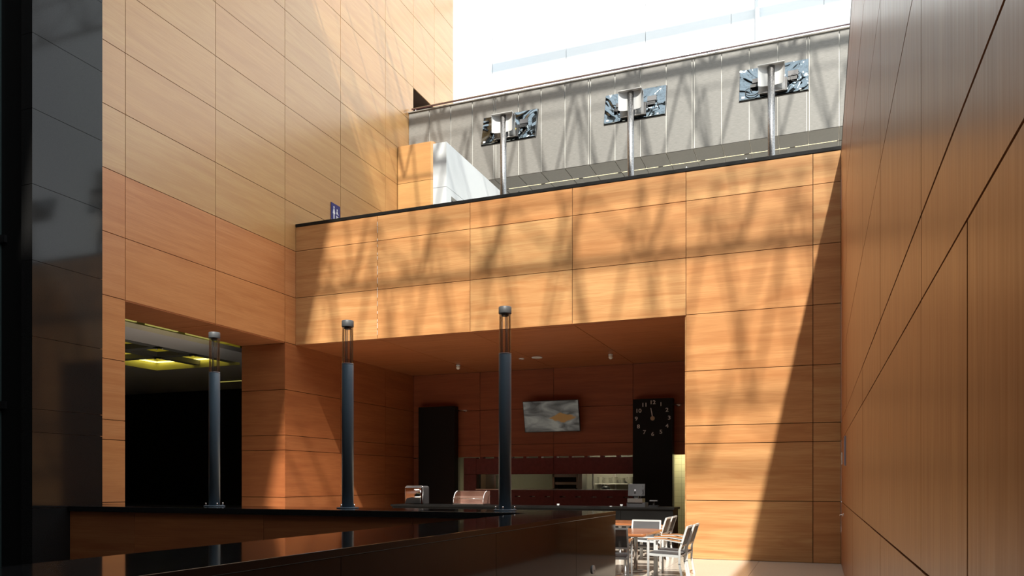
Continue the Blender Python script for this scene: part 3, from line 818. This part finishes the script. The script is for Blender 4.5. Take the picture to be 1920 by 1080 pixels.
# recess ceiling fittings
for k, (x, y, lab) in enumerate(((-9.94, 21.03, 'small white dome camera on the timber ceiling, nearest the left black pier'), (-5.248, 20.78, 'small white dome camera on the timber ceiling, toward the right'))):
    c = empty('dome_camera', (x, y, ZL)); tag(c, lab, 'camera', 'dome cameras under the timber ceiling')
    MB().lathe([(0.06, -0.04), (0.065, -0.002)], n=20).build('mount', M['white'], c)
    MB().sphere((0, 0, -0.08), 0.062).build('dome', M['white_glossy'], c)
for x, y, r, lab in ((-7.294, 20.57, 0.15, 'larger white round ceiling speaker in the timber ceiling'), (-7.762, 20.589, 0.075, 'smaller white disc beside the round ceiling speaker')):
    c = empty('ceiling_disc', (x, y, ZL)); tag(c, lab, 'speaker')
    MB().lathe([(r*0.85, -0.022), (r, -0.012), (r, 0.0)], n=28).build('rim', M['white'], c)
    MB().lathe([(r*0.8, -0.026), (r*0.8, -0.0221)], n=28).build('grille', M['white_glossy'], c)

CX0, CX1, CY0, CY1, CZ = -10.55, -3.12, 18.22, 19.0, 1.0
ct = empty('cafe_counter', (CX0, CY0, 0)); tag(ct, 'long black granite cafe counter in front of the kitchen wall', 'counter')
W = CX1 - CX0
MB().box((-0.03, -0.03, CZ-0.05), (W+0.03, CY1-CY0, CZ)).build('worktop', M['granite_dull'], ct, bevel=0.004)
MB().box((0.02, 0.03, 0.08), (W-0.02, CY1-CY0, CZ-0.05)).build('body', M['granite_dull'], ct)
n = 6
for i in range(n):
    MB().box((i*W/n+0.004, 0.0, 0.1), ((i+1)*W/n-0.004, 0.03, CZ-0.055)).build('panel', M['granite_dull'], ct)
MB().box((0.02, 0.06, 0), (W-0.02, CY1-CY0, 0.08)).build('plinth', M['black'], ct)

d1 = empty('pastry_box', (-10.1, 18.55, CZ+0.011)); tag(d1, 'small square mirror-fronted box at the left end of the cafe counter', 'display box')
pts = [(-0.27, 0), (0.27, 0), (0.27, 0.40)] + [(0.21 + 0.06*math.cos(a), 0.42 + 0.06*math.sin(a)) for a in (0.4, 0.9, 1.4)] + [(-0.21 - 0.06*math.cos(a), 0.42 + 0.06*math.sin(a)) for a in (1.4, 0.9, 0.4)] + [(-0.27, 0.40)]
MB().prism(pts, 1, 0.065, 0.40).build('body', M['grey_plastic'], d1)
nfr = 14; arcp = [(-0.262 + 0.524*q/nfr, -0.04 + 0.315*((-0.262 + 0.524*q/nfr) - 0.262)**2) for q in range(nfr+1)]
mf = MB()
lo = [mf.bm.verts.new((x, y, 0.01)) for x, y in arcp]; hi = [mf.bm.verts.new((x, y, 0.43)) for x, y in arcp]
for q in range(nfr): mf.bm.faces.new((lo[q], lo[q+1], hi[q+1], hi[q])).smooth = True
lb = [mf.bm.verts.new((x, 0.06, 0.01)) for x in (0.262, -0.262)]; hb = [mf.bm.verts.new((x, 0.06, 0.43)) for x in (0.262, -0.262)]
mf.bm.faces.new((lb[0], lb[1], hb[1], hb[0])); mf.bm.faces.new((lo[-1], lb[0], hb[0], hi[-1])); mf.bm.faces.new((lb[1], lo[0], hi[0], hb[1]))
mf.bm.faces.new(hi + hb); mf.bm.faces.new((lo + lb)[::-1])
mf.build('mirror_front', M['chrome'], d1)
rim = [(p[0], 0.065, p[1]) for p in pts]
MB().tube(rim + [rim[0]], 0.010, 6).build('rim', M['steel'], d1)
MB().box((0.06, -0.046, 0.37), (0.21, -0.041, 0.395)).build('label_strip', M['sign_white'], d1)

d2 = empty('cake_case', (-8.36, 18.28, CZ)); tag(d2, 'curved clear acrylic cake case on the cafe counter', 'display case')
R_, H_ = 0.34, 0.36
arc = [(0.0 + 0.26 - 0.26*math.cos(a), 0.06 + 0.30*math.sin(a)) for a in [PI/2*i/10 for i in range(11)]]
shell = arc + [(0.44, 0.36), (0.44, 0.354)] + [(p[0]+0.006, p[1]-0.006) for p in arc[::-1]]
MB().prism(shell, 0, -0.42, 0.42).build('curved_lid', M['acrylic'], d2)
side = arc + [(0.44, 0.36), (0.44, 0.03), (0, 0.03)]
for sx in (-0.42, 0.414):
    MB().prism(side, 0, sx, sx+0.006).build('side_panel', M['acrylic'], d2)
    MB().tube([(sx+0.003, p[0], p[1]) for p in arc], 0.008, 6).build('edge_trim', M['sign_white'], d2)
MB().box((-0.43, -0.01, 0), (0.43, 0.46, 0.035)).build('tray', M['steel'], d2)
MB().box((-0.42, 0.434, 0.03), (0.42, 0.44, 0.36)).build('back_panel', plain('rosy_back', (0.45, 0.27, 0.22), 0.35), d2)
MB().cyl((-0.43, -0.012, 0.17), (0.43, -0.012, 0.17), 0.009, n=8).build('handle_bar', M['chrome'], d2)

pos = empty('cash_register', (-4.05, 18.5, CZ)); tag(pos, 'grey touch-screen till seen from behind on the counter by the clock pier', 'till')
MB().box((-0.22, -0.03, 0.0), (0.22, 0.36, 0.10)).build('cash_drawer', M['till'], pos)
MB().box((-0.2, -0.05, 0.105), (0.16, 0.28, 0.20)).build('printer', M['steel'], pos)
MB().box((-0.07, 0.10, 0.2), (0.03, 0.17, 0.42)).build('stand', M['black'], pos)
MB().box((-0.21, 0.03, 0.27), (0.19, 0.07, 0.56)).build('monitor', M['till'], pos, rot=(math.radians(-8), 0, 0))
MB().cyl((-0.03, 0.035, 0.40), (-0.03, 0.02, 0.40), 0.018, n=10).build('monitor_pivot', M['sign_grey'], pos)
MB().tube([(0.15, 0.02, 0.50), (0.19, 0.0, 0.42), (0.16, 0.0, 0.32), (0.10, 0.0, 0.22)], 0.007, 6).build('cable', M['black'], pos)
cr = empty('card_reader', (-3.62, 18.45, CZ)); tag(cr, 'small dark card reader on the counter right of the till', 'card reader')
MB().box((-0.11, -0.05, 0), (0.11, 0.12, 0.045)).build('base', M['black'], cr)
MB().box((-0.09, -0.03, 0.14), (0.09, 0.06, 0.165)).build('tray', M['grey_plastic'], cr)
MB().box((-0.02, 0.01, 0.045), (0.02, 0.05, 0.14)).build('stem', M['black'], cr)
for k, (x, lab) in enumerate(((-5.94, 'tiny white cup on the counter under the television'), (-4.36, 'tiny white cup on the counter left of the till'), (-4.62, 'tiny flat white dish on the counter left of the till'))):
    tag(MB().lathe([(0.025, 0), (0.035, 0.06 if k < 2 else 0.02), (0.03, 0.06 if k < 2 else 0.02), (0.02, 0.01)], n=14).build('small_cup' if k < 2 else 'small_dish', M['white'], loc=(x, 18.30, CZ)), lab, 'cup' if k < 2 else 'dish')

# kitchen fittings seen through the pass
fr = empty('steel_fridge', (-10.02, 23.55, 0)); tag(fr, 'tall polished steel fridge at the left end of the kitchen pass', 'fridge')
MB().box((-0.42, 0, 0.05), (0.26, 0.7, 2.0)).build('body', M['steel'], fr)
MB().box((-0.41, -0.03, 0.1), (-0.09, 0.0, 1.98)).build('door', M['chrome'], fr); MB().box((-0.07, -0.03, 0.1), (0.25, 0.0, 1.98)).build('door', M['steel'], fr)
MB().cyl((-0.12, -0.06, 0.9), (-0.12, -0.06, 1.3), 0.012, n=8).build('handle', M['chrome'], fr)
gr = empty('grill', (-7.99, 25.4, 1.30)); tag(gr, 'steel salamander grill hanging on the kitchen wall behind the pass', 'grill')
b = MB(); b.box((-0.46, 0, 0.46), (0.46, 0.5, 0.62)); b.box((-0.46, 0, 0), (0.46, 0.5, 0.06)); b.box((-0.46, 0, 0), (-0.39, 0.5, 0.6)); b.box((0.39, 0, 0), (0.46, 0.5, 0.6)); b.box((-0.4, 0.4, 0.05), (0.4, 0.5, 0.5))
b.build('body', M['steel'], gr)
MB().box((-0.38, 0.05, 0.2), (0.38, 0.35, 0.29)).build('grill_rack', M['steel'], gr)
MB().box((-0.39, 0.38, 0.06), (0.39, 0.40, 0.46)).build('cavity', M['black'], gr)
for x_ in (-0.4, 0.4): MB().cyl((x_, -0.03, 0.05), (x_, 0.0, 0.05), 0.03, n=10).build('knob', M['black'], gr)
MB().box((-0.47, 0.48, 0), (0.47, 0.8, 0.7)).build('wall_bracket', M['steel'], gr)
tp = tag(MB().box((-7.50, 25.3, 1.2), (-7.37, 25.9, 2.2)).build('steel_cabinet', M['steel'], bevel=0.01), 'narrow upright steel cabinet right of the grill', 'cabinet')
sh = empty('plate_shelf', (-6.14, 25.9, 1.545)); tag(sh, 'pale steel wall shelf of stacked plates behind the kitchen pass', 'shelf')
MB().box((-0.95, -0.02, -0.03), (1.3, 0.3, 0)).build('board', M['white_glossy'], sh)
for x_ in (-0.75, 0.4): MB().box((x_-0.015, 0.05, -0.35), (x_+0.015, 0.3, -0.03)).build('bracket', M['steel'], sh)
for x_ in (-1.10, -0.30): MB().box((x_-0.02, 0.27, -0.6), (x_+0.02, 0.3, 0.6)).build('upright', M['steel'], sh)
for s_, x_ in enumerate((-6.93, -6.68, -6.42, -6.15, -5.89)):
    for k in range(5 if s_ in (0, 2, 4) else 4):
        pl_ = MB().lathe([(0.055, 0), (0.06, 0.006), (0.108, 0.040), (0.112, 0.044), (0.106, 0.044), (0.058, 0.014)], n=20)
        tag(pl_.build('bowl', M['white_glossy'], loc=(x_, 25.99, 1.546 + k*0.045)), 'cream bowl in the ' + ('leftmost', 'second from left', 'middle', 'fourth from left', 'rightmost')[s_] + ' stack on the kitchen shelf', 'bowl', 'bowls in the ' + ('leftmost', 'second', 'middle', 'fourth', 'rightmost')[s_] + ' stack on the kitchen shelf')
pan = empty('pan', (-6.50, 25.1, 1.2)); tag(pan, 'small dark round pot behind the pass under the plate shelf', 'pot')
MB().lathe([(0.10, 0), (0.15, 0.04), (0.15, 0.2), (0.10, 0.25), (0.03, 0.27)], n=20).build('body', M['black'], pan)
MB().cyl((0, 0, 0.27), (0, 0, 0.31), 0.025, n=10).build('lid_knob', M['black'], pan)
bin_ = empty('waste_bin', (-3.25, 23.3, 0)); tag(bin_, 'dark low bin inside the right kitchen doorway', 'bin')
MB().prism([(-0.2, -0.2), (0.2, -0.2), (0.2, 0.2), (-0.2, 0.2)], 2, 0, 0.75).build('body', M['grey_plastic'], bin_)
MB().box((-0.22, -0.22, 0.75), (0.22, 0.22, 0.79)).build('lid', M['black'], bin_)
sw = empty('switch_plate', (-10.5, 26.18, 1.95)); tag(sw, 'small dark switch plate on the lit kitchen wall beside the left pier', 'switch')
MB().box((-0.22, -0.02, -0.12), (0.22, 0, 0.12)).build('plate', M['kitchen'], sw)
MB().box((0.02, -0.05, -0.06), (0.16, -0.02, 0.06)).build('rocker', M['black'], sw)

# ------------------------------------------------------------------ right wall fittings
dh = empty('door_handle', (XR, 14.9, 1.02)); tag(dh, 'polished lever door handle low on the right timber wall near the corner', 'handle')
MB().cyl((0, 0, 0), (-0.012, 0, 0), 0.028, n=16).build('rose', M['chrome'], dh)
MB().cyl((-0.012, 0, 0), (-0.06, 0, 0), 0.010, n=10).build('spindle', M['chrome'], dh)
MB().tube([(-0.055, 0.01, 0), (-0.06, -0.04, 0), (-0.055, -0.14, -0.004)], 0.012, 8).build('lever', M['chrome'], dh)
npl = empty('notice_holder', (XR, 13.75, 2.10)); tag(npl, 'slim bluish notice holder on the right timber wall above the door handle', 'sign')
MB().box((-0.022, -0.12, -0.24), (0, 0.12, 0.24)).build('frame', M['sign_grey'], npl)
MB().box((-0.025, -0.10, -0.22), (-0.022, 0.10, 0.22)).build('notice', plain('blue_notice', (0.25, 0.28, 0.5), 0.3), npl)
sp_ = empty('room_plaque', (XR, 15.7, 2.03)); tag(sp_, 'small cream plaque on the right timber wall by the far corner', 'plaque')
MB().box((-0.02, -0.07, -0.11), (0, 0.07, 0.11)).build('plate', M['white_glossy'], sp_)
MB().box((-0.023, -0.05, -0.02), (-0.02, 0.05, 0.06)).build('inset', M['sign_grey'], sp_)

# ------------------------------------------------------------------ tables and chairs
def make_table(label, x0, x1, y0, y1):
    cx, cy = (x0+x1)/2, (y0+y1)/2
    t = empty('cafe_table', (cx, cy, 0)); tag(t, label, 'table', 'cafe tables')
    hx, hy = (x1-x0)/2, (y1-y0)/2
    r = 0.06; pts = []
    for sx, sy, a0 in ((1, 1, 0), (-1, 1, PI/2), (-1, -1, PI), (1, -1, 3*PI/2)):
        for k in range(5):
            a = a0 + PI/2*k/4
            pts.append((sx*(hx-r) + r*math.cos(a), sy*(hy-r) + r*math.sin(a)))
    MB().prism(pts, 2, 0.70, 0.74).build('tabletop', M['tabletop'], t, bevel=0.006)
    MB().box((-hx+0.08, -hy+0.2, 0.675), (hx-0.08, hy-0.2, 0.70)).build('under_frame', M['alu'], t)
    for sy in (-1, 1):
        MB().cyl((0, sy*hy*0.5, 0.02), (0, sy*hy*0.5, 0.68), 0.035, n=16).build('leg', M['steel'], t)
        MB().lathe([(0.25, 0), (0.25, 0.012), (0.06, 0.03), (0.04, 0.03)], (0, sy*hy*0.5, 0), n=28).build('foot_plate', M['steel'], t)
    return t
make_table('teak-topped cafe table in the sun with four chairs pulled around it', -3.46, -2.63, 12.68, 14.28)
make_table('second teak-topped cafe table, partly hidden behind the parapet end', -4.30, -3.48, 15.85, 17.30)

def make_chair():
    """faces +Y locally; the backrest is at -Y"""
    c = empty('cafe_chair')
    w, d, sh_, ah, bh = 0.27, 0.25, 0.44, 0.655, 0.87
    for s in (-1, 1):
        MB().bar((s*w, d, 0), (s*w, d, ah), 0.026, 0.034, up=(0, 1, 0)).build('front_leg', M['alu'], c)
        b = MB(); b.bar((s*w, -d-0.05, 0), (s*w, -d+0.0, 0.28), 0.026, 0.034, up=(0, 1, 0)); b.bar((s*w, -d, 0.27), (s*w, -d-0.005, 0.50), 0.026, 0.034, up=(0, 1, 0)); b.bar((s*w, -d-0.002, 0.49), (s*(w-0.01), -d-0.12, bh), 0.026, 0.030, up=(0, 1, 0))
        b.build('rear_leg', M['alu'], c)
        b = MB(); b.bar((s*w, d+0.017, ah), (s*w, 0.0, ah+0.012), 0.04, 0.018); b.bar((s*w, 0.0, ah+0.012), (s*w, -d-0.05, ah-0.035), 0.04, 0.018)
        ar = b.build('armrest', M['alu'], c)
        b = MB(); b.bar((s*w, d+0.01, ah+0.016), (s*w, 0.0, ah+0.028), 0.046, 0.014); b.bar((s*w, 0.0, ah+0.028), (s*w, -d-0.02, ah-0.01), 0.046, 0.014)
        b.build('arm_cap', M['arm_wood'], ar)
        MB().bar((s*(w-0.02), d, sh_-0.02), (s*(w-0.02), -d, sh_-0.045), 0.03, 0.035).build('seat_rail', M['alu'], c)
    MB().bar((-w, d-0.01, sh_-0.02), (w, d-0.01, sh_-0.02), 0.03, 0.03).build('seat_rail', M['alu'], c)
    MB().bar((-w, -d, sh_-0.045), (w, -d, sh_-0.045), 0.03, 0.03).build('seat_rail', M['alu'], c)
    MB().bar((0, d, sh_+0.002), (0, -d, sh_-0.02), 2*w-0.07, 0.012).build('seat', M['mesh'], c)
    f = MB()
    def bk(z): return -d - 0.004 - (z - 0.49)/(bh-0.49)*0.118
    f.bar((-w, bk(bh), bh), (w, bk(bh), bh), 0.03, 0.03); f.bar((-w, bk(0.56), 0.56), (w, bk(0.56), 0.56), 0.024, 0.026)
    f.build('back_frame', M['alu'], c)
    MB().bar((0, bk(0.57), 0.57), (0, bk(bh-0.01), bh-0.01), 2*w-0.03, 0.008, up=(0, 1, 0)).build('backrest', M['mesh'], c)
    return c
ch0 = make_chair()
spots = [(-2.32, 12.93, PI/2, 'aluminium sling chair in sun at the right of the nearer table, closest to camera'),
         (-2.30, 13.55, PI/2, 'aluminium sling chair at the right of the nearer table, next to the orange wall'),
         (-3.17, 15.80, PI/2, 'aluminium sling chair beside the farther table, the nearer of two dark backs'),
         (-3.16, 16.42, PI/2, 'aluminium sling chair beside the farther table, the farther of two dark backs'),
         (-3.00, 14.25, PI, 'white-framed sling chair at the far end of the nearer table'),
         (-3.06, 12.28, 0.12, 'sling chair seen from behind, cut off by the end of the granite parapet')]
for k, (x, y, r, lab) in enumerate(spots):
    o = ch0 if k == 0 else copy_tree(ch0)
    o.location = (x, y, 0); o.rotation_euler = (0, 0, r)
    tag(o, lab, 'chair', 'cafe chairs')
